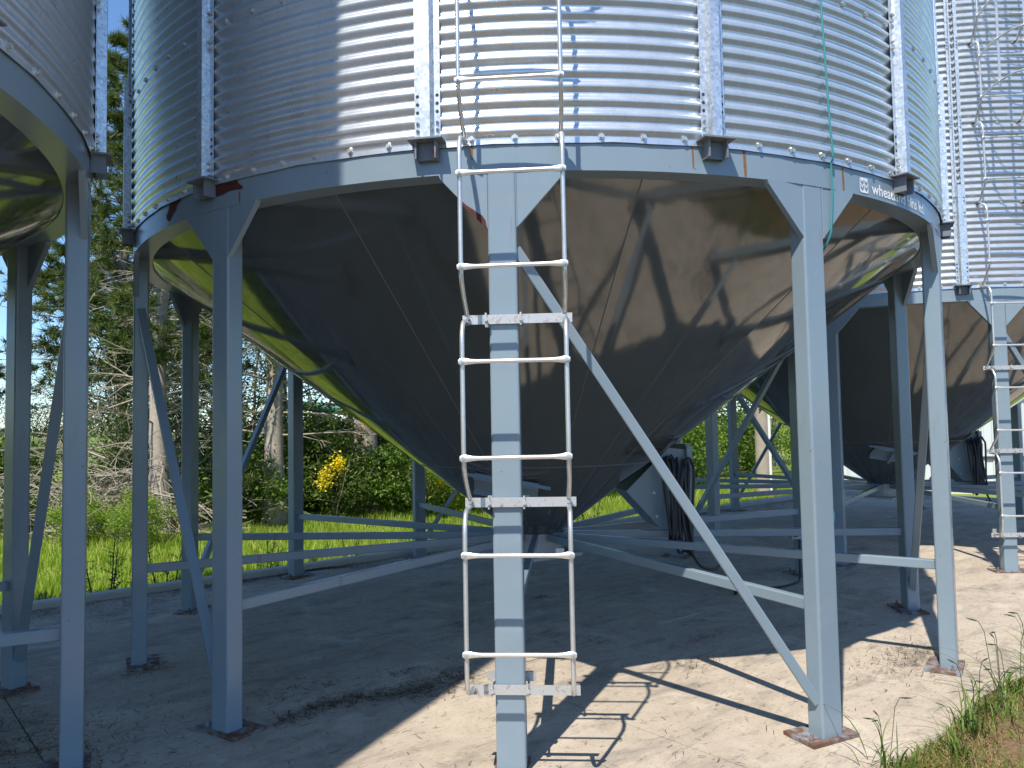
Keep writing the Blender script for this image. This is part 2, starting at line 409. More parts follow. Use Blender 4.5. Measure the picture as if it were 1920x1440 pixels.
def revolve(prof, segs=144, closed_prof=True):
    b = MB(); rings = []
    for k in range(segs + 1):
        th = 2 * math.pi * k / segs; rings.append([tuple(cyl(th, r, z)) for r, z in prof])
    b.loft(rings, closed_prof, False); return b
CT = (3.035, 2.812); CB = (.20, .675)       # cone top / bottom (r, z)
def cone_r(z): return CB[0] + (CT[0] - CB[0]) * (z - CB[1]) / (CT[1] - CB[1])
def cone_sector(z0, z1, th0, th1, seg, rows=10):
    b = MB(); rings = []
    for k in range(rows + 1):
        z = z0 + (z1 - z0) * k / rows
        rings.append([tuple(cyl(th0 + (th1 - th0) * i / seg, cone_r(z), z)) for i in range(seg + 1)])
    b.loft(rings, False); return b

def build_bin(name, label):
    root = thing(name, label, 'grain bin', group='row of hopper bottom grain bins')
    # legs
    legm = MB(); pr = rrect(.138, .10, .012, 3); yc = -RO + .053
    legm.loft([[(x, yc + y, z) for x, y in pr] for z in (.016, 1.4, ZB + .004)]); legme = legm.mesh('leg', 'paint', False)
    pl = MB(); pl.prism([(-.165, yc - .08), (.155, yc - .075), (.165, yc + .125), (-.155, yc + .13)], .001, .018)
    plme = pl.mesh('base_plate', 'plate')
    ab = MB()
    for x, y in ((-.125, -.03), (.125, .06)): ab.disc((x, yc + y, .018), (0, 0, 1), .016, .014); ab.disc((x, yc + y, .03), (0, 0, 1), .008, .022, 8)
    abme = ab.mesh('anchor_bolt', 'plate')
    gus = []
    for sx in (-1, 1):
        gm = MB(); tri = [(sx * .0685, ZB + .002), (sx * (.0685 + .235), ZB + .002), (sx * (.0685 + .225), ZB - .022), (sx * .0685, ZB - .27)]
        y0 = -RO + .006; y1 = y0 + .03
        v = [(x, y0, z) for x, z in tri] + [(x, y1, z) for x, z in tri]
        fs = [(0, 1, 2, 3), (7, 6, 5, 4), (0, 4, 5, 1), (1, 5, 6, 2), (2, 6, 7, 3), (3, 7, 4, 0)]
        if sx > 0: fs = [f[::-1] for f in fs]
        gm.add(v, fs); gus.append(gm.mesh('gusset', 'paint'))
    wl = MB(); wl.tube([(.0695, -RO + .004, ZB - .268), (.0695, -RO + .004, ZB)], .0035, 5); wlme = wl.mesh('weld_seam', 'paint')
    st = MB(); st.bar((0, yc + .048, .65), (0, -.24, .65), .048, .06); stme = st.mesh('strut', 'paint')
    for k in range(12):
        th = TH0 + R(30 * k)
        lg = link('leg', legme, root, th)
        link('base_plate', plme, lg); tag(link('anchor_bolts', abme, lg), kind='stuff')
        link('gusset', gus[0], lg); link('gusset', gus[1], lg); link('weld_seam', wlme, lg)
        link('strut', stme, root, th)
        if k % 2 == 0:
            a = cyl(0, RO - .05, 2.44); a.x = .06; b_ = cyl(R(30), RO - .05, .19); t_ = Vector((math.cos(R(30)), math.sin(R(30)), 0)); b_ -= t_ * .055
            bm = MB(); bm.bar(a, b_, .05, .056, upv=(0, -1, 0)); link('brace', bm.mesh('brace', 'paint'), root, th)
    # collar ring beam
    ring = revolve([(RO, ZB), (RO, ZT + .028), (RO - .012, ZT + .03), (RO - .012, ZB + .012), (RO - .115, ZB + .014), (RO - .125, ZB + .004), (RO - .122, ZB)], 180)
    ringo = link('collar_ring', ring.mesh('collar_ring', 'paint', True), root)
    # hopper panels
    SE = R(-21.0)
    for k in range(12):
        t0 = SE + R(30 * k)
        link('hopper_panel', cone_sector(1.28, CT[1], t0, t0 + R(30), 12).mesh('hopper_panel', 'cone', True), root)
        wm = MB(); wm.tube([tuple(cyl(t0, cone_r(z) - .001, z)) for z in (1.285, 2.0, CT[1])], .0042, 5); link('weld_seam', wm.mesh('weld_seam', 'weld'), root)
    for k in range(3):
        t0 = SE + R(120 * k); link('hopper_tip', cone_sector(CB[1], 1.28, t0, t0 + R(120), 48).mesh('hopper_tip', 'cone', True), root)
        wm = MB(); wm.tube([tuple(cyl(t0 + .1, cone_r(z) - .001, z)) for z in (CB[1] + .02, 1.0, 1.275)], .0035, 5); link('weld_seam', wm.mesh('weld_seam', 'weld'), root)
    wm = MB(); wm.tube([tuple(cyl(2 * math.pi * i / 96, cone_r(1.28), 1.28)) for i in range(97)], .0055, 5, False); link('weld_seam', wm.mesh('weld_seam', 'weld'), root)
    # outlet, slide gate
    ol = revolve([(.21, .675), (.21, .52), (.225, .52), (.225, .50), (.19, .50), (.19, .675)], 40)
    olo = link('outlet', ol.mesh('outlet', 'greycon', False), root)
    sg = MB(); sg.box(-.26, .3, -.25, .25, .47, .495); sg.box(.3, .36, -.05, .05, .455, .51); sg.tube([(.36, 0, .48), (.62, 0, .48)], .012, 8); link('slide_gate', sg.mesh('slide_gate', 'greycon'), olo, R(35))
    hb = MB(); hb.box(.10, .17, -.335, -.31, .50, .575); link('white_block', hb.mesh('white_block', 'white'), olo, R(8))
    # inspection hood on the cone
    hd = MB(); zc = 1.13; rc = cone_r(zc); sl = Vector((0, -(CT[0] - CB[0]), CT[1] - CB[1])).normalized(); nr = Vector((0, -sl.z, sl.y)); nr = nr if nr.z < 0 else -nr
    o0 = Vector((0, -rc, zc))
    def hp(x, s_, n_): return tuple(o0 + Vector((x, 0, 0)) + sl * s_ + nr * n_)
    def slab(x0, x1, s0, s1, n0, n1):
        vv_ = [hp(x, s_, n_) for n_ in (n0, n1) for x, s_ in ((x0, s0), (x1, s0), (x1, s1), (x0, s1))]
        hd.add(vv_, [(3, 2, 1, 0), (4, 5, 6, 7), (0, 1, 5, 4), (1, 2, 6, 5), (2, 3, 7, 6), (3, 0, 4, 7)])
    hp0 = hp
    def hp(x, s_, n_): return hp0(x * math.cos(.3) + s_ * math.sin(.3), s_ * math.cos(.3) - x * math.sin(.3), n_)
    slab(-.25, .25, -.11, .11, .0, .012); slab(-.25, .25, -.115, -.1, .0, .055); slab(-.25, .25, .1, .115, 0, .055)
    slab(-.02, .02, -.14, .14, .055, .075); slab(-.34, .34, .118, .128, .02, .045)
    hdo = link('inspection_hatch', hd.mesh('inspection_hatch', 'paint'), root, R(-18)); hdo.rotation_euler.z = R(-18)
    # aeration duct
    th = R(96); dm = MB(); poly = [(.74, 1.02), (1.03, .70), (1.28, .68), (1.28, 1.36), (1.12, 1.38)]
    rad = Vector((math.sin(th), -math.cos(th), 0)); tan = Vector((math.cos(th), math.sin(th), 0))
    n_ = len(poly); fr = [tuple(rad * r_ + tan * -.24 + Vector((0, 0, z))) for r_, z in poly]; bk = [tuple(rad * r_ + tan * .24 + Vector((0, 0, z))) for r_, z in poly]
    dm.add(fr + bk, [tuple(range(n_)), tuple(range(n_, 2 * n_))[::-1]] + [(i, n_ + i, n_ + (i + 1) % n_, (i + 1) % n_) for i in range(n_)])
    du = link('aeration_duct', dm.mesh('aeration_duct', 'paint'), root)
    fl = MB(); c0 = rad * 1.285
    for t_, z0_, z1_ in ((-.27, .65, 1.39), (.27, .65, 1.39)):
        fl.bar(c0 + tan * t_ + Vector((0, 0, z0_)), c0 + tan * t_ + Vector((0, 0, z1_)), .04, .05, upv=(rad.x, rad.y, 0))
    for z in (.655, 1.385): fl.bar(c0 + tan * -.246 + Vector((0, 0, z)), c0 + tan * .246 + Vector((0, 0, z)), .04, .05)
    link('duct_flange', fl.mesh('duct_flange', 'paint'), du)
    fb = MB()
    for r_, z in ((.98, 1.0), (1.15, 1.22), (1.0, .80)): fb.disc(rad * r_ - tan * .24 + Vector((0, 0, z)), tuple(-tan), .013, .01)
    tag(link('duct_bolts', fb.mesh('duct_bolts', 'bolt'), du), kind='stuff')
    # wall sheets and bolts
    sm = sheet_mesh(2 * math.pi / SHEETS, 12, 8, 30)
    for tier in range(4):
        for k in range(SHEETS):
            ang = ST0 + STS * (tier % 2) + 2 * math.pi * k / SHEETS
            link('wall_sheet', sm, root, ang, (0, 0, ZT + TIER * tier))
    um = sheet_mesh(2 * math.pi, 36, 6, 140, name='upper_wall'); link('upper_wall', um, root, 0, (0, 0, ZT + TIER * 4))
    bb = MB()
    for k in range(96):
        a = R(3.75 * k + .9); c = cyl(a, RW + .0, .010); nrm = cyl(a, 1, 0)
        bb.disc(c - nrm * .006, tuple(nrm), .0165, .005, 9); bb.disc(c - nrm * .001, tuple(nrm), .0105, .011, 6)
    bbm = bb.mesh('seam_bolts', 'bolt')
    for tier in range(5): tag(link('seam_bolts', bbm, root, 0, (0, 0, ZT + TIER * tier + (.012 if tier else .002))), kind='stuff')
    ztop = ZT + TIER * 7
    rf = MB(); rings = [[tuple(cyl(2 * math.pi * i / 72, r_, z)) for i in range(72)] for r_, z in ((RW + .06, ztop - .05), (RW + .07, ztop), (.35, ztop + 1.75), (.35, ztop + 1.95), (.02, ztop + 2.0))]
    rf.loft(rings); link('roof', rf.mesh('roof', 'roof'), root)
    # stiffeners: closed hat below, split pair with exposed bolts above
    def extr(poly, z0, z1, thick=.003):
        b = MB(); inner = [(x, y + thick) for x, y in poly][::-1]; pp = list(poly) + inner
        b.loft([[(x, y, z) for x, y in pp] for z in (z0, z1)]); return b
    y0 = -(RW + AMP + .004); hat = [(-.064, y0), (-.032, y0), (-.024, y0 - .044), (.024, y0 - .044), (.032, y0), (.064, y0)]
    hat = [(x, y - (.012 if abs(x) == .064 else 0)) for x, y in ([(-.064, y0)] + hat + [(.064, y0)])] if False else hat
    s_lo = extr(hat, ZT + .012, 4.02); s_lo = s_lo.mesh('stiffener', 'stiff')
    s_up = extr([(-.060, y0 - .004), (-.038, y0 - .004), (-.033, y0 - .018), (-.020, y0 - .018)], 3.9, ztop - .1)
    tmp = extr([(.020, y0 - .018), (.033, y0 - .018), (.038, y0 - .004), (.060, y0 - .004)], 3.9, ztop - .1); s_up.add(tmp.v, tmp.f)
    s_up = s_up.mesh('upper_channel', 'stiff')
    sb = MB()
    for x in (-.049, .049):
        for z in (ZT + .035, ZT + .07, ZT + .105, 3.70, 3.74, 3.86, 3.90):
            sb.disc((x, y0 + .001, z), (0, -1, 0), .0095, .011, 6); sb.disc((x, y0 - .01, z), (0, -1, 0), .005, .008, 6)
        for z in np.arange(4.65, ztop - .3, TIER):
            for q in range(4): sb.disc((x, y0 - .006, z + q * .035), (0, -1, 0), .0085, .01, 6)
    for z in np.arange(ZT + TIER + PITCHW * 3.5, ztop - .15, PITCHW): sb.disc((0, y0 + .004, z), (0, -1, 0), .012, .012, 6)
    sbm = sb.mesh('stiffener_bolts', 'bolt')
    sh = MB()
    for x in (-.049, .049):
        for z in (ZT + .155, ZT + .195, ZT + .235): sh.disc((x, y0 - .0002, z), (0, -1, 0), .0085, .0012, 10)
    shm = sh.mesh('bolt_holes', 'hole')
    fb_ = MB(); yb = -RO - .001
    fb_.box(-.085, .085, yb - .092, yb - .001, ZT + .002, ZT + .010)
    fb_.box(-.052, -.044, yb - .07, yb, ZT - .085, ZT + .002); fb_.box(.044, .052, yb - .07, yb, ZT - .085, ZT + .002); fb_.box(-.044, .044, yb - .03, yb - .022, ZT - .083, ZT + .001)
    fbm = fb_.mesh('foot_bracket', 'bracket')
    for k in range(14):
        a = ST0 + STS * (k - 3)
        s_ = link('stiffener', s_lo, root, a)
        link('upper_channel', s_up, s_); tag(link('stiffener_bolts', sbm, s_), kind='stuff'); tag(link('bolt_holes', shm, s_), kind='stuff'); link('foot_bracket', fbm, s_)
    return root

main = build_bin('grain_bin', 'corrugated steel hopper bin in the middle with white lettering on its grey collar')
main.location = BIN
left = copy_tree(main); left.location = BIN - STEP; left['label'] = 'nearest hopper bin cut off by the left edge of the photo, wholly in shade'
right = copy_tree(main); right.location = BIN + STEP; right['label'] = 'far sunlit hopper bin at the right edge, with caged ladder on its front'

# marks on the main collar -------------------------------------------------
main_ring = [c for c in main.children if c.name.startswith('collar_ring')][0]
def on_ring(th, z, off=.0022): return tuple(cyl(th, RO + off, z))
def curved_patch(name, pts, mat, off, parent, zoff=0):
    b = MB(); n = len(pts); b.add([on_ring(R(a), z, off) for a, z in pts], [tuple(range(n))]); return link(name, b.mesh(name, mat), parent)
curve = bpy.data.curves.new('lettering', 'FONT'); curve.body = 'wheatland bins ltd.'; curve.size = 1.0; curve.offset = .022; curve.resolution_u = 3
to = bpy.data.objects.new('lettering_tmp', curve); COL.objects.link(to); bpy.context.view_layer.update()
tm = bpy.data.meshes.new_from_object(to.evaluated_get(bpy.context.evaluated_depsgraph_get()))
bpy.data.objects.remove(to)
xs = [v.co.x for v in tm.vertices]; x0, x1 = min(xs), max(xs)
TA, TB, TZ, TH_ = R(34.7), R(47.6), 2.829, .062
for v in tm.vertices:
    th = TA + (TB - TA) * (v.co.x - x0) / (x1 - x0); v.co = on_ring(th, TZ + v.co.y * TH_ / .72)
tm.materials.clear(); tm.materials.append(M['white']); tag(link('lettering', tm, main_ring), 'white company lettering along the collar')
# serif feet so the letters read as a book face
# emblem: white rounded square with six grey leaf marks
ew, eh, ec, ez = .078, .082, R(33.4), 2.862
em = MB(); pr = rrect(ew, eh, .014, 4); em.add([on_ring(ec + x / RO, ez + z, .0022) for x, z in pr], [tuple(range(len(pr)))]); emo = link('emblem', em.mesh('emblem', 'white'), main_ring)
lf = MB()
for sx in (-1, 1):
    for cx in (-.0185, .0185):
        for cz in (-.020, .012):
            q = [(cx, cz - .012), (cx + sx * .0155, cz + .004), (cx + sx * .0155, cz + .024), (cx, cz + .006)]
            if cz > 0: q[2] = (cx + sx * .0155, cz + .022)
            q = q if sx > 0 else q[::-1]
            lf.add([on_ring(ec + x / RO, ez + z, .0034) for x, z in q], [(0, 1, 2, 3)])
link('leaf_marks', lf.mesh('leaf_marks', 'paint'), emo)
tag(curved_patch('peeled_patch', [(-34.7, 2.958), (-34.8, 2.905), (-34.5, 2.873), (-33.4, 2.876), (-32.6, 2.887), (-31.5, 2.884), (-30.6, 2.879), (-30.5, 2.893), (-31.0, 2.91), (-31.3, 2.925), (-31.25, 2.957)], 'primer', .0018, main_ring), 'dark red primer where the paint has peeled')
tag(curved_patch('peeled_patch', [(-44.6, 2.85), (-44.75, 2.875), (-44.2, 2.90), (-43.9, 2.935), (-42.8, 2.94), (-41.3, 2.95), (-41.2, 2.925), (-42.0, 2.91), (-42.4, 2.88), (-42.9, 2.872), (-43.4, 2.85), (-43.9, 2.83)], 'primer', .0018, main_ring))
for a, z0, z1, w in ((18.2, 2.81, 2.945, .45), (30.2, 2.808, 2.93, .42), (-6.6, 2.87, 2.95, .3), (13.0, 2.83, 2.94, .25), (-31.0, 2.806, 2.87, .3)):
    tag(curved_patch('rust_streak', [(a - w * .5, z1), (a - w * .35, z0 + .02), (a - w * .2, z0), (a + w * .25, z0), (a + w * .3, z0 + .05), (a + w * .1, z1)], 'rust', .0012, main_ring), 'orange rust streak on the collar')
leg0 = [c for c in main.children if c.name.split('.')[0] == 'leg' and abs(c.rotation_euler.z - TH0) < 1e-4][0]
for ch in leg0.children:
    if ch.name.startswith(('base_plate', 'anchor_bolts')): ch.scale.x = .5
pg = MB(); pts = [(-.205, 2.668), (-.19, 2.672), (-.165, 2.648), (-.14, 2.632), (-.115, 2.612), (-.095, 2.60), (-.078, 2.575), (-.072, 2.54), (-.09, 2.552), (-.15, 2.612)]
pg.add([(x, -RO + .0042, z) for x, z in pts], [tuple(range(len(pts)))]); tag(link('peeled_patch', pg.mesh('peeled_patch', 'primer'), leg0), 'red primer showing along the gusset edge')

# ------------------------------------------------------------------ ladders
LX, HW, OUT, IN = .060, .233, .195, .018
ZL0, ZLS = .385, .856
def build_ladder(label, loc):
    root = thing('access_ladder', label, 'ladder', loc, TH0, 'access ladders on the bins')
    def yy(off): return -RO - off
    for s in (-1, 1):
        for k in range(8):
            z0, z1 = ZL0 + ZLS * k, ZL0 + ZLS * (k + 1); inn = IN if k < 3 else IN + .02; inn2 = IN if k < 2 else IN + .02
            w = LX + s * HW; wi = w - s * .004
            pts = [(wi, yy(inn), z0 + .005), (wi, yy(inn + .025), z0 + .028), (w, yy(OUT * .62), z0 + .10), (w, yy(OUT - .012), z0 + .165), (w, yy(OUT), z0 + .24), (w, yy(OUT), z0 + .5), (w, yy(OUT), z1 - .14), (w, yy(OUT - .012), z1 - .075), (w, yy(OUT - .055), z1 - .028), (wi, yy(inn2 + .05), z1 - .018), (wi, yy(inn2), z1 - .018)]
            if k == 0: pts[0:4] = [(wi, yy(inn), z0 + .01), (wi, yy(inn + .06), z0 + .012), (w, yy(OUT - .045), z0 + .035), (w, yy(OUT - .008), z0 + .09)]
            b = MB(); b.tube(smooth_path(pts, 4), .0108, 10); rl = link('rail', b.mesh('rail', 'tube', True), root)
    rg = MB()
    def flat(x, wz, wy): return [(x, wy * math.cos(t), wz * math.sin(t)) for t in (2 * math.pi * i / 10 for i in range(10))]
    prof = [(-HW - .016, .010, .005), (-HW - .008, .015, .006), (-HW + .012, .016, .006), (-HW + .04, .0125, .0085), (-HW + .07, .0098, .0098), (HW - .07, .0098, .0098), (HW - .04, .0125, .0085), (HW - .012, .016, .006), (HW + .008, .015, .006), (HW + .016, .010, .005)]
    rg.loft([flat(*q) for q in prof]); rgm = rg.mesh('rung', 'rung', True)
    rb = MB()
    for s in (-1, 1): rb.disc((s * HW, -.005, 0), (0, -1, 0), .011, .008, 6); rb.disc((s * HW, -.006, 0), (0, -1, 0), .005, .012, 6)
    rbm = rb.mesh('rung_bolts', 'bolt')
    for k in range(16):
        z = ZL0 + .215 + ZLS * .5 * k
        r_ = link('rung', rgm, root, 0, (LX, yy(OUT + .014), z)); r_.rotation_euler.y = random.uniform(-.008, .008); tag(link('rung_bolts', rbm, r_), kind='stuff')
    for k in range(3):
        z = ZL0 + ZLS * k; b = MB(); b.box(LX - HW - .02, LX + HW + .03, yy(.014), yy(.006), z - .022, z + .022)
        bk = link('clamp_bar', b.mesh('clamp_bar', 'clamp'), root)
        c = MB()
        for x in (-.082, .082):
            c.tube([(x, yy(.03), z + .0), (x, yy(-.115), z + .0)], .006, 8); c.box(x - .004, x + .004, yy(.028), yy(.0145), z - .03, z + .03); c.disc((x, yy(.028), z), (0, -1, 0), .012, .008, 6)
        c.box(-.115, .115, yy(-.125), yy(-.112), z + .0, z + .045) if k == 0 else c.box(-.1, .1, yy(-.125), yy(-.112), z - .02, z + .02)
        link('u_bolt', c.mesh('u_bolt', 'clamp'), bk)
        e = MB()
        for s in (-1, 1): e.disc((LX + s * (HW - .004), yy(.03), z + .006), (0, -1, 0), .012, .01, 6); e.disc((LX + s * (HW - .004), yy(.038), z + .006), (0, -1, 0), .006, .01, 6)
        tag(link('clamp_bolts', e.mesh('clamp_bolts', 'bolt'), bk), kind='stuff')
    for k in range(3, 8):
        z = ZL0 + ZLS * k; e = MB()
        for s in (-1, 1): e.disc((LX + s * (HW - .004), yy(.018), z), (0, -1, 0), .017, .012, 10); e.disc((LX + s * (HW - .004), yy(.03), z), (0, -1, 0), .010, .022, 6)
        tag(link('wall_mount', e.mesh('wall_mount', 'black' if k > 3 else 'clamp'), root), kind='stuff')
    # safety cage
    for k in range(8):
        z = 4.87 + .43 * k; pts = [(LX + (HW + .10 * math.sin(t)) * -math.cos(t), yy(OUT + .02 + .62 * math.sin(t)), z + .03 * math.sin(t)) for t in (math.pi * i / 20 for i in range(21))]
        b = MB(); b.tube(pts, .0095, 8); link('cage_hoop', b.mesh('cage_hoop', 'tube', True), root)
    for t in (R(35), R(70), R(110), R(145)):
        x = LX + (HW + .10 * math.sin(t)) * -math.cos(t); y = yy(OUT + .02 + .62 * math.sin(t) - .014); b = MB(); b.box(x - .012, x + .012, y - .002, y + .002, 4.84, 7.95); link('cage_strap', b.mesh('cage_strap', 'tube'), root)
    return root
build_ladder('galvanized access ladder clamped to the front leg of the middle bin', BIN)
build_ladder('galvanized ladder with cage hoops on the bin at the right edge', BIN + STEP)

# ------------------------------------------------------------------ cords, cable coil, junction box
tc = R(28.4); lt = TH0 + R(30)
p_ = [cyl(R(27.2), RW + .02, 3.86), cyl(R(27.4), RW + .022, 3.6), cyl(R(27.8), RW + .02, 3.2), cyl(R(28.1), RW + .02, ZT + .02), cyl(R(28.2), RO + .014, ZT - .02), cyl(R(28.3), RO + .01, ZB), cyl(R(28.1), RO + .006, 2.62), cyl(R(28.0), RO - .005, 2.545), cyl(R(27.7), RO - .07, 2.42), cyl(R(27.4), RO - .12, 2.2), cyl(R(27.3), RO - .125, 1.6), cyl(R(28.1), RO - .08, 1.2), cyl(R(28.25), RO - .06, 1.08), cyl(R(27.8), RO - .1, .92), cyl(R(26.5), RO - .12, .86)]
b = MB(); b.tube([BIN + q for q in smooth_path(p_, 5)], .0055, 8)
tag(link('cord', b.mesh('cord', 'teal', True)), 'thin teal cord hanging down the bin wall and tied behind a front leg', 'cord')
def cable_coil(off, label):
    root = thing('cable_coil', label, 'cable', off, 0, 'coils of power cable on the fan ducts')
    for k in range(7):
        cx = 1.10 + .03 * k; w = .045 + .012 * random.random(); zt = 1.30 + random.uniform(-.03, .03); zb = .56 + random.uniform(-.06, .05); yb = -.28 + .02 * random.random()
        pts = []
        for i in range(29):
            t = 2 * math.pi * i / 28; cz = (zt + zb) / 2; hz = (zt - zb) / 2
            pts.append((cx + w * math.copysign(abs(math.cos(t)) ** .8, math.cos(t)) * .6 + .02 * math.sin(2 * t + k), yb + .03 + w * .8 * math.sin(t + .6) - (.035 if abs(math.cos(t)) > .5 else 0), cz + hz * math.copysign(abs(math.sin(t)) ** .85, math.sin(t))))
        b = MB(); b.tube(pts, .0125, 8, False); link('cable_loop', b.mesh('cable_loop', 'black', True), root)
    b = MB(); b.tube(smooth_path([(1.25, -.31, .56), (1.35, -.26, .40), (1.55, -.0, .33), (1.7, .44, .36)], 5), .012, 8); link('cable_tail', b.mesh('cable_tail', 'black', True), root)
    return root
cable_coil(BIN, 'black power cable coiled on the fan duct under the middle bin')
cable_coil(BIN + STEP, 'black power cable coiled on the duct under the bin at right')
pts = [(1.90, 7.25, .36), (2.0, 7.2, .05), (2.05, 7.35, .014), (2.2, 7.5, .013), (2.45, 7.48, .013), (2.7, 7.65, .013), (2.85, 7.9, .02), (2.9, 8.02, .3), (2.93, 8.1, .42)]
b = MB(); b.tube(smooth_path(pts, 6), .011, 8); tag(link('floor_cable', b.mesh('floor_cable', 'black', True)), 'black cable curving over the concrete towards the small electrical box', 'cable')
bx = thing('junction_box', 'small grey electrical box fixed to a rear leg of the middle bin', 'electrical box', (2.87, 8.02, 0))
b = MB(); b.box(-.06, .06, -.05, .05, .39, .50); link('box_body', b.mesh('box_body', 'greycon'), bx)
b = MB(); b.tube([(-.03, -.085, .445), (-.03, -.05, .445)], .03, 14); link('socket', b.mesh('socket', 'black'), bx)

# ------------------------------------------------------------------ vegetation
def rand_unit(n):
    v = RNG.normal(size=(n, 3)); return v / np.linalg.norm(v, axis=1, keepdims=True)
def leaf_mesh(name, C, size, mat, aspect=.5, upbias=.3, fold=.15):
    n = len(C); nrm = rand_unit(n); nrm[:, 2] = np.abs(nrm[:, 2]) + upbias; nrm /= np.linalg.norm(nrm, axis=1, keepdims=True)
    d = np.cross(nrm, rand_unit(n)); d /= np.linalg.norm(d, axis=1, keepdims=True) + 1e-9; s = np.cross(nrm, d)
    L = (size * RNG.uniform(.6, 1.3, n))[:, None]
    V = np.stack([C - d * L * .5, C + s * L * aspect * .5 + nrm * L * fold, C + d * L * .5, C - s * L * aspect * .5 + nrm * L * fold], 1).reshape(-1, 3)
    i = np.arange(n)[:, None] * 4
    F = np.concatenate([i + np.array([[0, 1, 2]]), i + np.array([[0, 2, 3]])], 0)
    return np_mesh(name, V, F, mat)
def clump_points(n_clumps, per, rad, vol):
    out = []
    for c in vol(n_clumps):
        v = RNG.normal(size=(per, 3)) * rad * RNG.uniform(.6, 1.3); v[:, 2] *= .75; out.append(c + v)
    return np.concatenate(out)
class Twigs:
    def __init__(s): s.b = MB(); s.tips = []
    def grow(s, p, d, L, r, depth, droop=.15, wig=.25, sides=4, kids=5, collect=0):
        d = Vector(d).normalized(); p = Vector(p); n = 4 if depth else 3; path = [p.copy()]; rad = [r]
        for i in range(n):
            d = (d + Vector((random.gauss(0, wig), random.gauss(0, wig), random.gauss(0, wig) - droop)) * .5).normalized()
            p = p + d * (L / n); path.append(p.copy()); rad.append(max(.0038, r * (1 - .8 * (i + 1) / n)))
        s.b.tube(path, rad, sides if r > .012 else 3, False)
        if depth <= collect: s.tips.append((path[-1].copy(), d.copy())); s.tips.append((path[-2].copy(), d.copy()))
        if depth:
            for k in range(kids):
                t = random.uniform(.25, .98); i = min(int(t * n), n - 1); q = path[i].lerp(path[i + 1], t * n - i)
                dd = (d + Vector((random.gauss(0, .75), random.gauss(0, .75), random.gauss(0, .45)))).normalized()
                s.grow(q, dd, L * random.uniform(.3, .55) * (1.15 - .5 * t), r * .45, depth - 1, droop, wig, sides, max(3, kids - 1), collect)
def needle_tufts(name, tips, per, length, mat, width=.007):
    n = len(tips); C = np.repeat(np.array([list(t[0]) for t in tips]), per, 0); Dv = np.repeat(np.array([list(t[1]) for t in tips]), per, 0)
    m = len(C); C = C - Dv * RNG.uniform(0, .16, (m, 1)); a = rand_unit(m) * .85 + Dv * .7; a[:, 2] += .15; a /= np.linalg.norm(a, axis=1, keepdims=True)
    s = np.cross(a, rand_unit(m)); s /= np.linalg.norm(s, axis=1, keepdims=True); L = (length * RNG.uniform(.6, 1.2, m))[:, None]
    V = np.stack([C - s * width, C + s * width, C + a * L], 1).reshape(-1, 3)
    return np_mesh(name, V, np.arange(3 * m).reshape(-1, 3), mat)
def pine_proto(name, H, r0, lean, bare, seed, live_density=1.0, low=.7, twist=.25, gap=1.0, tuft=16, tl=.15):
    random.seed(seed); root = bpy.data.objects.new(name, None); COL.objects.link(root)
    n = 14; path = []; rad = []
    for i in range(n + 1):
        t = i / n; path.append(Vector((lean[0] * t + twist * math.sin(t * 5 + seed) * t * .6, lean[1] * t + twist * math.cos(t * 4 + seed) * t * .4, H * t - .1)))
        rad.append(r0 * (1.55 if i == 0 else (1.15 if i == 1 else 1)) * (1 - t) ** .8 + .015)
    b = MB(); sp = smooth_path(path, 2); rr = [rad[min(i // 2, n)] * (1 if i % 2 == 0 else .5) + (rad[min(i // 2 + 1, n)] * .5 if i % 2 else 0) for i in range(len(sp))]
    rr = [r_ * random.uniform(.93, 1.07) for r_ in rr]
    b.tube(sp, rr, 10); link('trunk', b.mesh('trunk', 'bark', True), root)
    def at(z):
        t = max(0, min(1, (z + .1) / H)); i = min(int(t * n), n - 1); return path[i].lerp(path[i + 1], t * n - i)
    dead = Twigs(); live = Twigs(); z = low
    while z < H * .98:
        t = z / H; k = random.randint(2, 4)
        for _ in range(k):
            a = random.uniform(0, 2 * math.pi); L = (1 - t) ** .6 * H * .27 * random.uniform(.6, 1.15) + .25
            up_ = .35 - .25 * (1 - t) + random.gauss(0, .15)
            dvec = (math.cos(a), math.sin(a), up_)
            if z < bare and random.random() < .72: dead.grow(at(z), dvec, L * .9, .012 + .013 * (1 - t), 2, .10, .35, 4, 5)
            else: live.grow(at(z), dvec, L, .012 + .016 * (1 - t), 2, .02, .25, 4, 5 if t < .6 else 4, 1)
        z += random.uniform(.16, .34) * gap
    if dead.b.v: tag(link('dead_branches', dead.b.mesh('dead_branches', 'twig'), root), kind='stuff')
    tag(link('limbs', live.b.mesh('limbs', 'twig'), root), kind='stuff')
    tips = live.tips if live_density >= 1 else random.sample(live.tips, int(len(live.tips) * live_density))
    link('crown', needle_tufts('crown', tips, tuft, tl, 'needle', .0075), root)
    return root
KV = 1.3125
def place(root, x, y, rz, s, label, cat, group, z=-.5):
    if z == -.5: x, y, s = x * KV, y * KV, s * KV
    root.location = (x, y, z); root.rotation_euler.z = rz; root.scale = (s, s, s); return tag(root, label, cat, group)
G_P = 'pine trees behind the bins'
pA = pine_proto('pine_tree', 6.6, .16, (-.1, .3), 4.2, 3, 1.0, low=.6, gap=.8, tuft=20)
pB = pine_proto('pine_tree', 9.0, .15, (-.1, .2), 5.0, 5, .6, low=1.5, gap=1.7)
pC = pine_proto('pine_tree', 10.0, .13, (.2, 0), 2.6, 9, 1.0, gap=.5, tuft=26, tl=.18)
place(pA, -5.56, 12.32, 0, 1, 'crooked pine with many bare pale lower branches left of the second leg', 'pine tree', G_P)
place(pB, -3.99, 13.07, 0, 1, 'slim straight pine trunk seen just left of the hopper', 'pine tree', G_P)
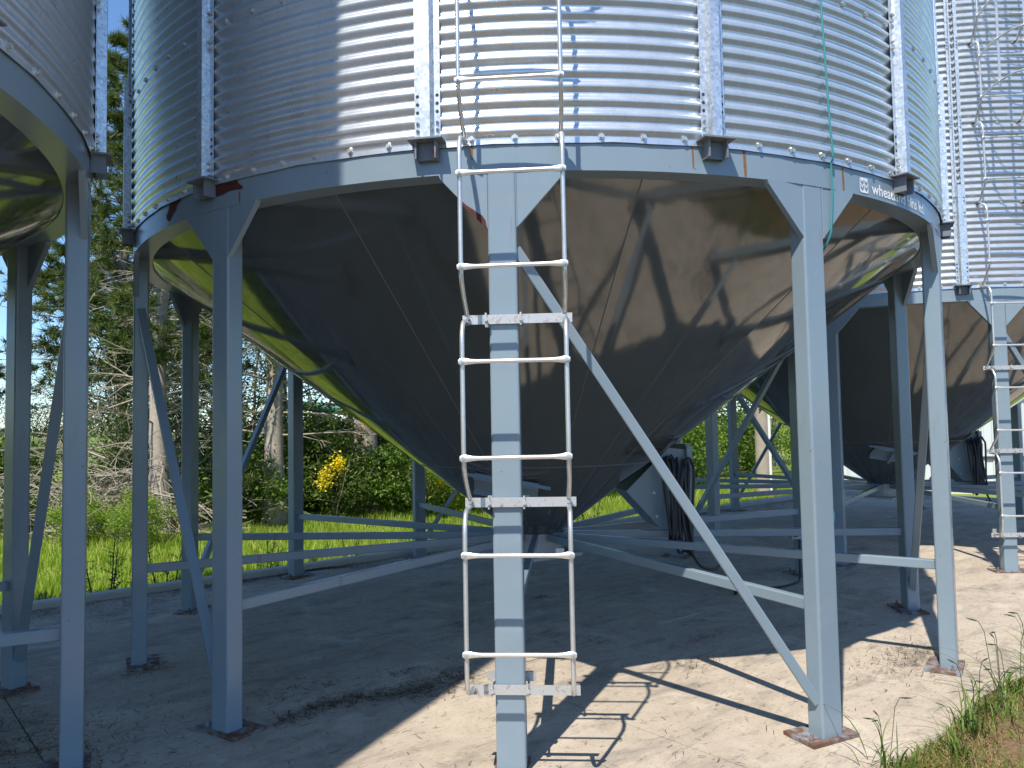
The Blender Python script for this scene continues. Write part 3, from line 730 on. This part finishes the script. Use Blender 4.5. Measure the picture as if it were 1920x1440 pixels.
place(pC, -7.75, 15.4, 0, .97, 'tall dense green pine rising into the sky between the two bins', 'pine tree', G_P)
def cp(src, *a): return place(copy_tree(src), *a)
cp(pB, -2.69, 14.41, 2.1, 1.35, 'stout pine trunk with flared base beside the yellow flowering shrub', 'pine tree', G_P)
cp(pA, -10.4, 14.2, 2.4, .82, 'sparse pine at the far left behind the shaded legs', 'pine tree', G_P)
cp(pB, -5.0, 16.6, 4.0, .95, 'thin pine standing behind the slim straight trunk', 'pine tree', G_P)
cp(pC, -1.0, 18.5, 1.0, .85, 'dense pine mostly hidden behind the middle hopper', 'pine tree', G_P)

def shrub_proto(name, h, w, clumps, per, size, mat, seed, stems=7, blossoms=0):
    random.seed(seed); root = bpy.data.objects.new(name, None); COL.objects.link(root)
    def vol(n):
        v = rand_unit(n) * (RNG.uniform(.25, 1, (n, 1)) ** .5); v[:, 0] *= w * .5; v[:, 1] *= w * .5; v[:, 2] = (v[:, 2] * .5 + .52) * h; return v
    link('foliage', leaf_mesh('foliage', clump_points(clumps, per, .13 * (w + h) * .4, vol), size, mat), root)
    tw = Twigs()
    for k in range(stems):
        a = random.uniform(0, 6.28); tw.grow((random.gauss(0, .08), random.gauss(0, .08), 0), (math.cos(a) * .5, math.sin(a) * .5, 1), h * random.uniform(.6, .95), .014, 1, 0, .3, 4, 5)
    link('stems', tw.b.mesh('stems', 'twig'), root)
    if blossoms:
        C = []
        for k in range(blossoms):
            c = np.array([random.gauss(0, w * .13), random.gauss(-w * .28, w * .1), h * random.uniform(.45, 1.05)]); C.append(c + RNG.normal(size=(130, 3)) * np.array([.07, .07, .085]))
        link('blossom', leaf_mesh('blossom', np.concatenate(C), .05, 'blossom', .8), root)
    return root
G_S = 'leafy shrubs along the tree line'
sD = shrub_proto('leafy_shrub', 1.5, 2.2, 44, 200, .08, 'leafdark', 21)
sM = shrub_proto('leafy_shrub', 1.3, 1.9, 38, 180, .08, 'leafmid', 22)
sB = shrub_proto('leafy_shrub', 1.7, 1.9, 40, 190, .075, 'leafbright', 23)
place(sD, -8.9, 13.6, 0, 1, 'dark shrub at the far left below the open field', 'shrub', G_S)
place(sM, -4.6, 13.0, 0, 1, 'green shrub between the crooked pine and the slim pine', 'shrub', G_S)
place(sB, -5.2, 10.9, 0, .42, 'bright leafy clump at the foot of the brush pile', 'shrub', G_S)
for src, x, y, a, s, lab in (
    (sB, -6.2, 11.2, 1, .42, 'bright green clump left of the brush pile foot'), (sM, -7.6, 12.2, 2, .5, 'mid green low bush beside the leftmost dark brace'),
    (sD, -6.9, 13.8, 1.3, .8, 'dark low bush behind the brush pile'), (sD, -4.4, 14.9, 2.2, 1.0, 'dark shrub behind the slim pine trunk'),
    (sD, -3.3, 14.2, .4, .95, 'dark shrub left of the yellow flowers'), (sM, -2.1, 14.2, 1.0, 1.0, 'green shrub right of the stout pine trunk'),
    (sD, -2.6, 16.0, 3.0, 1.35, 'tall dark shrub behind the stout pine trunk'), (sB, -1.3, 14.0, 2, .8, 'bright shrub low under the left side of the hopper'),
    (sD, -.6, 15.6, 5, 1.3, 'dark shrub behind the hopper just left of the front leg'), (sM, -3.9, 16.8, 5.2, 1.5, 'big green shrub at the back between slim and stout pine'),
    (sD, -5.9, 16.2, .9, .95, 'dark shrub far behind the crooked pine'), (sM, -8.0, 17.0, 3.2, .7, 'green bush below the tall dense pine'),
    (sD, -10.8, 13.0, 4, .9, 'dark bush at the extreme left edge'), (sB, .7, 16.2, 1, 1.0, 'bright shrub seen low between the hopper tip and its duct'),
    (sB, 1.9, 17.2, 2.5, 1.2, 'bright shrub right behind the fan duct'), (sM, 3.4, 18.6, 3.5, 1.4, 'sunlit green shrub behind the far kerb'),
    (sB, 4.2, 19.6, .5, 1.1, 'yellow green shrub left of the utility pole'), (sM, 6.4, 22.6, 1.5, 1.3, 'green shrub behind the utility pole'),
    (sB, 8.8, 23.0, 2.5, 1.2, 'bright shrub right of the utility pole')):
    cp(src, x, y, a, s, lab, 'shrub', G_S)
sY = shrub_proto('flowering_shrub', 1.35, .8, 12, 110, .05, 'leafmid', 31, 5, 4); place(sY, -3.05, 13.4, 0, 1, 'shrub with bright yellow blossoms between two pine trunks', 'flowering shrub', 'yellow flowering shrubs')
place(copy_tree(sY), -1.55, 13.6, 2.6, .85, 'small yellow flowering shrub next to the rear leg under the hopper', 'flowering shrub', 'yellow flowering shrubs')
# broadleaf trees behind, right half
def tree_proto(name, H, w, mat, seed):
    random.seed(seed); root = bpy.data.objects.new(name, None); COL.objects.link(root)
    tw = Twigs(); b = MB(); b.tube(smooth_path([(0, 0, -.1), (.05, 0, H * .2), (-.05, .06, H * .45), (.08, 0, H * .85)], 4), [.16 * (1 - .85 * i / 12) for i in range(13)], 9); link('trunk', b.mesh('trunk', 'bark', True), root)
    for k in range(22):
        a = random.uniform(0, 6.28); z = H * random.uniform(.15, .85); tw.grow((0, 0, z), (math.cos(a), math.sin(a), .5), w * .55 * (1.1 - z / H * .5), .035, 1, -.02, .3, 5, 5)
    link('limbs', tw.b.mesh('limbs', 'twig'), root)
    def vol(n):
        v = rand_unit(n) * (RNG.uniform(.15, 1, (n, 1)) ** .45); z = v[:, 2] * .5 + .5; v[:, 0] *= w * .5; v[:, 1] *= w * .5; v[:, 2] = (.08 + .92 * z) * H; return v
    link('crown', leaf_mesh('crown', clump_points(95, 120, .34, vol), .095, mat), root); return root
G_T = 'broadleaf trees behind the right bins'
tD = tree_proto('broadleaf_tree', 6.0, 4.2, 'leafmid', 41); place(tD, 3.6, 22.5, 0, 1, 'leafy tree showing under the right side of the middle hopper', 'tree', G_T)
for x, y, a, s, lab in ((1.0, 21.0, 1, .95, 'leafy tree hidden behind the middle hopper tip'), (6.2, 25.0, 2, 1.05, 'leafy tree behind the utility pole'), (9.3, 27.5, 3, 1.1, 'leafy tree between pole and white shed'), (13.5, 31.0, 4, 1.1, 'leafy tree standing behind the white shed'), (-1.2, 23.0, 5, .85, 'leafy tree far behind the dense hidden pine')):
    cp(tD, x, y, a, s, lab, 'tree', G_T)

def sapling(seed, H, w, clumps):
    random.seed(seed); root = bpy.data.objects.new('leafy_sapling', None); COL.objects.link(root); tw = Twigs()
    for k in range(3):
        a = random.uniform(0, 6.28); tw.grow((random.gauss(0, .1), random.gauss(0, .1), -.05), (math.cos(a) * .2, math.sin(a) * .2, 1), H * random.uniform(.75, 1), .035, 2, -.03, .18, 5, 6)
    link('stems', tw.b.mesh('stems', 'twig'), root)
    def vol(n):
        v = rand_unit(n) * (RNG.uniform(.1, 1, (n, 1)) ** .5); v[:, 0] *= w * .5; v[:, 1] *= w * .5; v[:, 2] = (v[:, 2] * .4 + .6) * H; return v
    link('crown', leaf_mesh('crown', clump_points(clumps, 60, .2, vol), .075, 'leafdark'), root); return root
G_L = 'dark leafy saplings among the pines'
l0 = sapling(91, 4.4, 2.6, 60); l1 = sapling(92, 5.4, 3.2, 80)
place(l0, -6.5, 13.6, 0, 1, 'leafy sapling with dark clumps just left of the crooked pine', 'sapling', G_L); place(l1, -4.7, 14.0, 0, 1, 'leafy sapling filling the gap left of the slim pine', 'sapling', G_L)
for src, x, y, a, s_, lab in ((l1, -7.4, 15.0, 2, .7, 'sapling in front of the tall dense pine'), (l0, -3.2, 15.2, 3, .9, 'sapling between slim and stout pine trunks'), (l1, -9.4, 16.6, 1.2, .62, 'sapling left of the tall dense pine'), (l0, -6.0, 15.0, 2.9, .85, 'sapling right behind the crooked pine trunk'), (l0, -10.3, 15.8, 4, .6, 'short sapling beside the leftmost dark leg')):
    cp(src, x, y, a, s_, lab, 'sapling', G_L)
# brush pile
random.seed(77); tw = Twigs()
for k in range(190):
    x = random.gauss(0, .75); y = random.gauss(0, .45); z = abs(random.gauss(.25, .42)) * max(.2, 1 - abs(x) / 2.2)
    a = random.choice((0, math.pi)) + random.gauss(0, .5); tw.grow((x, y, z), (math.cos(a), math.sin(a), random.gauss(.12, .22)), random.uniform(.5, 1.5), random.uniform(.005, .013), 1, .12, .4, 4, 4)
bp = link('brush_pile', tw.b.mesh('brush_pile', 'twig'), None, 0, (-6.4 * KV, 12.1 * KV, -.45)); bp.scale = (KV * 1.15, KV, KV * 1.7); tag(bp, 'tangled heap of dead grey branches at the foot of the crooked pine', 'brush pile')

# weeds along the kerb
def weed_proto(seed):
    random.seed(seed); root = bpy.data.objects.new('thistle_weed', None); COL.objects.link(root); b = MB(); C = []; V = []; F = []
    for s in range(4):
        a = random.uniform(0, 6.28); L = random.uniform(.35, .62); p0 = Vector((random.gauss(0, .05), random.gauss(0, .05), -.06)); d = Vector((math.cos(a) * .22, math.sin(a) * .22, 1)).normalized()
        b.tube([p0, p0 + d * L * .5, p0 + d * L + Vector((0, 0, .03))], [.006, .005, .003], 5)
        for k in range(17):
            t = .12 + .88 * k / 17; q = p0 + d * L * t; aa = random.uniform(0, 6.28); o_ = Vector((math.cos(aa), math.sin(aa), random.uniform(.1, .7))).normalized(); sd = o_.cross(Vector((0, 0, 1))).normalized(); ll = (.15 - .09 * t) * random.uniform(.7, 1.3)
            for j in range(4):
                f0 = j / 4; base = q + o_ * ll * f0; w = .018 * (1 - f0 * .6); i0 = len(V)
                V += [tuple(base - sd * .004), tuple(base + sd * .004), tuple(base + o_ * ll * .3)]; F.append((i0, i0 + 1, i0 + 2))
                for sg_ in (-1, 1): i0 = len(V); V += [tuple(base), tuple(base + o_ * ll * .16), tuple(base + o_ * ll * .2 + sd * sg_ * (w + .012) + Vector((0, 0, .008)))]; F.append((i0, i0 + 1, i0 + 2))
    link('stems', b.mesh('stems', 'weed'), root); m = bpy.data.meshes.new('leaves'); m.from_pydata(V, [], F); m.materials.append(M['weed']); link('leaves', m, root); return root
w0 = weed_proto(51); w1 = weed_proto(52); G_W = 'thistle weeds behind the kerb'
for i, (a, p, s, rz, lab) in enumerate(((-2.62, 3.62, 1.0, 0, 'tall thistle weed behind the kerb, second leg to its right'), (-3.2, 3.55, .6, 1, 'small weed at the kerb beside the leaning brace at left'), (-1.95, 3.9, 1.0, 2, 'leafy thistle behind the kerb between two left rear legs'), (-2.3, 3.5, .55, 3, 'low weed close to the kerb left of the second leg'), (-.45, 4.4, .8, 4, 'thistle weed in the lawn left of the dark rear leg'), (-.1, 3.95, .6, 5, 'small weed behind the kerb by the dark rear leg'), (.5, 4.2, .65, 6, 'weed in the lawn under the middle strut'), (1.2, 3.7, .55, .7, 'weed at the kerb below the yellow shrub'), (5.2, 4.4, .9, 1.7, 'weed in the bright grass seen beside the fan duct'))):
    src = (w0, w1)[i % 2]; o = src if i < 2 else copy_tree(src); q = row(a, p); place(o, q.x, q.y, rz, s * 1.35, lab, 'weed', G_W, gz(p) - .01)

# lawn grass
def blades(name, X, Y, Z, h, w, mat, lean=.45, kind='stuff', label=None, cat=None):
    n = len(X); a = RNG.uniform(0, 6.28, n); H_ = h * RNG.uniform(.5, 1.3, n) * (1 + .55 * np.sin(X * 2.3 + 1.3 * np.sin(Y * 1.7)) * np.sin(Y * 2.9 + X)); l = RNG.uniform(.1, 1, n) * lean * H_; b_ = RNG.uniform(0, 6.28, n)
    P = np.stack([X, Y, Z], -1); s = np.stack([np.cos(a), np.sin(a), np.zeros(n)], -1) * w; t = np.stack([np.cos(b_) * l, np.sin(b_) * l, H_], -1)
    mid = P + t * np.array([.35, .35, .6])
    V = np.stack([P - s, P + s, mid + s * .8, mid - s * .8, P + t], 1).reshape(-1, 3); i = np.arange(n)[:, None] * 5
    F = np.concatenate([i + np.array([[0, 1, 2]]), i + np.array([[0, 2, 3]]), i + np.array([[3, 2, 4]])], 0)
    return tag(link(name, np_mesh(name, V, F, mat)), label, cat, None, kind)
def rowpts(n, a0, a1, p0, p1, fall=1.0):
    a = RNG.uniform(a0, a1, n); p = p0 + (p1 - p0) * RNG.uniform(0, 1, n) ** fall
    X = BIN.x + D.x * a + N.x * p; Y = BIN.y + D.y * a + N.y * p; rowpts.p = p; return X, Y
X, Y = rowpts(100000, -10, 17, 3.44, 13.5, 1.25); blades('lawn_grass', X, Y, np.array([gz(p) for p in rowpts.p]), .15, .0085, 'grass', .5, label='bright sunlit grass between the kerb and the trees', cat='grass')
X, Y = rowpts(16000, -1.8, 3.0, -3.40, -4.8, 1.6); keep = RNG.uniform(0, 1, len(X)) < .5
blades('verge_grass', X[keep], Y[keep], np.full(keep.sum(), -.005), .08, .003, 'tallgrass', 1.0, label='short patchy grass on the verge at bottom right', cat='grass')
X, Y = rowpts(60000, -1.6, 2.6, -3.39, -4.8, 1.0); blades('dry_thatch', X, Y, np.full(len(X), .0), .035, .0022, 'drygrass', 2.6, label='dead brown thatch on the verge at bottom right', cat='dry grass')
# tall arching grass at the pad edge
def tall_grass(seed, n, heads=True):
    random.seed(seed); root = bpy.data.objects.new('tall_grass_tuft', None); COL.objects.link(root); V = []; F = []; b = MB(); hb_ = MB()
    for k in range(n):
        p = Vector((random.gauss(0, .05), random.gauss(0, .05), -.03)); a = random.uniform(0, 6.28); L = random.uniform(.16, .42); d = Vector((math.cos(a) * .28, math.sin(a) * .28, 1)).normalized(); out = Vector((math.cos(a), math.sin(a), 0)); sd = Vector((-math.sin(a), math.cos(a), 0)); w = random.uniform(.0022, .0042); pts = []
        for i in range(9): t = i / 8; pts.append(p + d * L * t + out * L * .6 * t ** 2.5 - Vector((0, 0, 1)) * L * .95 * max(0, t - .4) ** 1.6)
        i0 = len(V)
        for i, q in enumerate(pts): ww = w * (1 - (i / 8) ** 2 * .9) * (.6 + .8 * (i > 1)); V += [tuple(q - sd * ww), tuple(q + sd * ww)]
        F += [(i0 + 2 * i, i0 + 2 * i + 1, i0 + 2 * i + 3, i0 + 2 * i + 2) for i in range(8)]
    m = bpy.data.meshes.new('blades'); m.from_pydata(V, [], F); m.materials.append(M['tallgrass']); link('blades', m, root)
    for k in range(4):
        a = random.uniform(0, 6.28); L = random.uniform(.32, .5); p = Vector((random.gauss(0, .04), random.gauss(0, .04), -.03)); out = Vector((math.cos(a), math.sin(a), 0)); pts = [p + Vector((0, 0, L * t)) + out * (.12 * L * t + .22 * max(0, t - .72)) - Vector((0, 0, 1)) * .9 * L * max(0, t - .8) for t in (i / 10 for i in range(11))]
        b.tube(pts, .0016, 4); hb_.tube(pts[-3:], [.002, .0045, .0015], 5)
    link('stalks', b.mesh('stalks', 'weed'), root); tag(link('seed_heads', hb_.mesh('seed_heads', 'weed'), root), kind='stuff'); return root
ta = tall_grass(61, 16); tb_ = tall_grass(62, 24); G_G = 'tall grass tufts along the pad edge'
for i, (a, p, s, rz, lab) in enumerate(((-.95, -3.26, .95, 0, 'lone tuft of arching grass lowest on the pad edge'), (-.25, -3.34, 1.0, 1, 'grass tuft on the pad edge just above the lone tuft'), (.12, -3.36, 1.1, 2, 'thick grass tuft in the middle of the bottom right edge'), (.5, -3.3, 1.15, 3, 'tall drooping grass tuft in front of the far right leg plate'), (.75, -3.35, 1.2, 4, 'tallest grass tuft nearest the far right leg plate'), (1.05, -3.3, 1.1, 5, 'grass tuft at the right edge on the pad border'), (1.4, -3.34, 1.0, .4, 'grass tuft furthest up the right edge'), (-.6, -3.42, .7, 1.4, 'short grass tuft behind the lone tuft'), (.3, -3.55, .8, 2.4, 'low grass tuft on the thatch inside the verge'), (.9, -3.6, .9, 3.4, 'grass tuft on the verge by the right edge'))):
    src = (ta, tb_)[i % 2]; o = src if i < 2 else copy_tree(src); q = row(a, p - .13); place(o, q.x, q.y, rz, s, lab, 'grass tuft', G_G, 0.)

# needle litter on the pad
def litter(name, pts, label):
    n = len(pts); P = np.array([list(row(a, p, .004)) for a, p in pts]); P[:, 2] += RNG.uniform(0, .012, n); a = RNG.uniform(0, 6.28, n); L = RNG.uniform(.02, .06, n)[:, None]; d = np.stack([np.cos(a), np.sin(a), RNG.normal(0, .12, n)], -1); s = np.stack([-np.sin(a), np.cos(a), np.zeros(n)], -1) * .0016
    V = np.stack([P - d * L * .5 - s, P - d * L * .5 + s, P + d * L * .5 + s, P + d * L * .5 - s], 1).reshape(-1, 3)
    return tag(link(name, np_mesh(name, V, np.arange(4 * n).reshape(-1, 4), 'litter')), label, 'pine needles', None, 'stuff')
pts = [(a, 3.2 - abs(w) * .55 * (1 + .8 * math.sin(a * 1.7) + .4 * math.sin(a * 4.1))) for a, w in zip(RNG.uniform(-8, 11, 16000), RNG.normal(0, .5, 16000)) if abs(w) < 1.6]
litter('needle_litter', pts, 'dark drift of fallen needles along the foot of the kerb')
pts = []
for t in RNG.uniform(0, 1, 1100): c = (-2.75 + 1.25 * t, -.93 + .1 * math.sin(t * 6)); pts.append((c[0] + RNG.normal(0, .06), c[1] + RNG.normal(0, .04 + .07 * t)))
for _ in range(26):
    c = (RNG.uniform(-3.2, 1.8), RNG.uniform(-2.6, .6)); k = RNG.integers(6, 70); e = RNG.uniform(.03, .12); pts += [(c[0] + RNG.normal(0, e * 1.6), c[1] + RNG.normal(0, e)) for _ in range(k)]
pts += [(a, p) for a, p in zip(RNG.uniform(-5, 4, 1500), RNG.uniform(-3, 3, 1500))]
litter('scattered_needles', pts, 'brown needles scattered over the middle of the concrete pad')
pts = [(.9 + RNG.normal(0, .3), -2.75 + RNG.normal(0, .14)) for _ in range(420)]; litter('verge_needles', pts, 'dark needles on the concrete near the right verge')
pts = [(a, p) for a, p in zip(RNG.normal(-4.2, .5, 2600), RNG.normal(-.35, .5, 2600))]; litter('corner_needles', pts, 'dark needle drift at the bottom left corner by the near leg')

# ------------------------------------------------------------------ utility pole, shed, auger, far wood
up_ = thing('utility_pole', 'weathered wooden utility pole with white conduit behind the right bin', 'utility pole', (6.95, 21.8, -.5))
b = MB(); b.tube([(0, 0, -.1), (0, 0, 4), (.02, 0, 8.2)], [.20, .18, .14], 14); link('pole', b.mesh('pole', 'pole', True), up_)
b = MB(); b.tube([(.17, -.13, 0), (.17, -.13, 2.3)], .04, 8); link('conduit', b.mesh('conduit', 'conduit', True), up_)
b = MB(); b.tube(smooth_path([(.17, -.13, 2.3), (.15, -.16, 2.48), (0, -.2, 2.5), (-.12, -.2, 2.38)], 4), .022, 6); link('weather_hook', b.mesh('weather_hook', 'black', True), up_)
sh_ = thing('white_shed', 'white metal clad shed seen under the right bin', 'shed', (13.0, 21.0, -.5), R(-22))
def corr(x0, x1, y, z0, z1):
    b = MB(); xs_ = []; x = x0
    while x < x1 - .01: xs_ += [(x, y), (x + .16, y), (x + .18, y - .025), (x + .22, y - .025), (x + .24, y)]; x += .24
    v = [(a, c, z0) for a, c in xs_] + [(a, c, z1) for a, c in xs_]; n = len(xs_); b.add(v, [(i, i + 1, n + i + 1, n + i) for i in range(n - 1)]); return b
link('wall_cladding', corr(-4.6, 6, 0, -.1, .95).mesh('wall_cladding', 'shed'), sh_); link('wall_cladding', corr(-4.6, 6, .03, 1.02, 2.9).mesh('wall_cladding', 'shed'), sh_)
b = MB(); b.box(-4.7, 6.05, -.06, .02, .95, 1.02); link('door_track', b.mesh('door_track', 'darkmetal'), sh_)
b = MB(); b.box(-4.6, -4.55, .05, 6, -.1, 2.9); b.box(6, 6.05, .05, 6, -.1, 2.9); b.box(-4.6, 6.05, 6, 6.05, -.1, 2.9); link('side_wall', b.mesh('side_wall', 'shed'), sh_)
b = MB(); b.prism([(-4.85, -.3), (6.3, -.3), (6.3, 6.3), (-4.85, 6.3)], 2.9, 2.96); b.add([(-4.85, -.3, 2.965), (6.3, -.3, 2.965), (6.3, 3, 4.0), (-4.85, 3, 4.0), (-4.85, 6.3, 2.965), (6.3, 6.3, 2.965)], [(0, 1, 2, 3), (3, 2, 5, 4), (0, 3, 4), (1, 5, 2)]); link('roof', b.mesh('roof', 'roof'), sh_)
au = thing('grain_auger', 'long green grain auger standing behind the pine trunks', 'auger', (-7.2, 27.0, -.5))
b = MB(); b.tube([(-1.5, -.3, 3.05), (9.5, 1.0, 1.75)], .17, 14); tb = link('auger_tube', b.mesh('auger_tube', 'auger', True), au)
for k in range(5):
    t = (k + .5) / 5; c = Vector((-1.5, -.3, 3.05)).lerp(Vector((9.5, 1.0, 1.75)), t); b = MB(); dd = Vector((11, 1.3, -1.3)).normalized(); b.tube([c - dd * .05, c + dd * .05], .2, 14); link('tube_clamp', b.mesh('tube_clamp', 'auger'), tb)
b = MB(); b.tube([(-1.2, -.35, 3.0), (-1.2, -.35, 1.9)], [.2, .26], 12); link('spout', b.mesh('spout', 'cream', True), au)
for x in (2.0, 3.2):
    b = MB(); b.tube([(x, -.6, .45), (2.6, .2, 2.4)], .045, 8); link('support', b.mesh('support', 'auger'), au)
    b = MB(); b.disc((x, -.75, .42), (0, 1, 0), .42, .22, 24); w_ = link('wheel', b.mesh('wheel', 'black'), au)
    b = MB(); b.disc((x, -.76, .42), (0, 1, 0), .2, .03, 16); link('rim', b.mesh('rim', 'cream'), w_)
n = 5200; ang = RNG.uniform(-1.1, 1.1, n); dist = 760 + RNG.uniform(0, 60, n); hh = 7 + 4 * np.sin(ang * 23) + 2.5 * np.sin(ang * 71); Cc = np.stack([dist * np.sin(ang), dist * np.cos(ang), RNG.uniform(0, 1, n) * hh], -1)
tag(link('far_wood', leaf_mesh('far_wood', Cc, 5.5, 'farwood', .8)), 'low dark line of woods on the horizon beyond the field', 'woods', None, 'stuff')
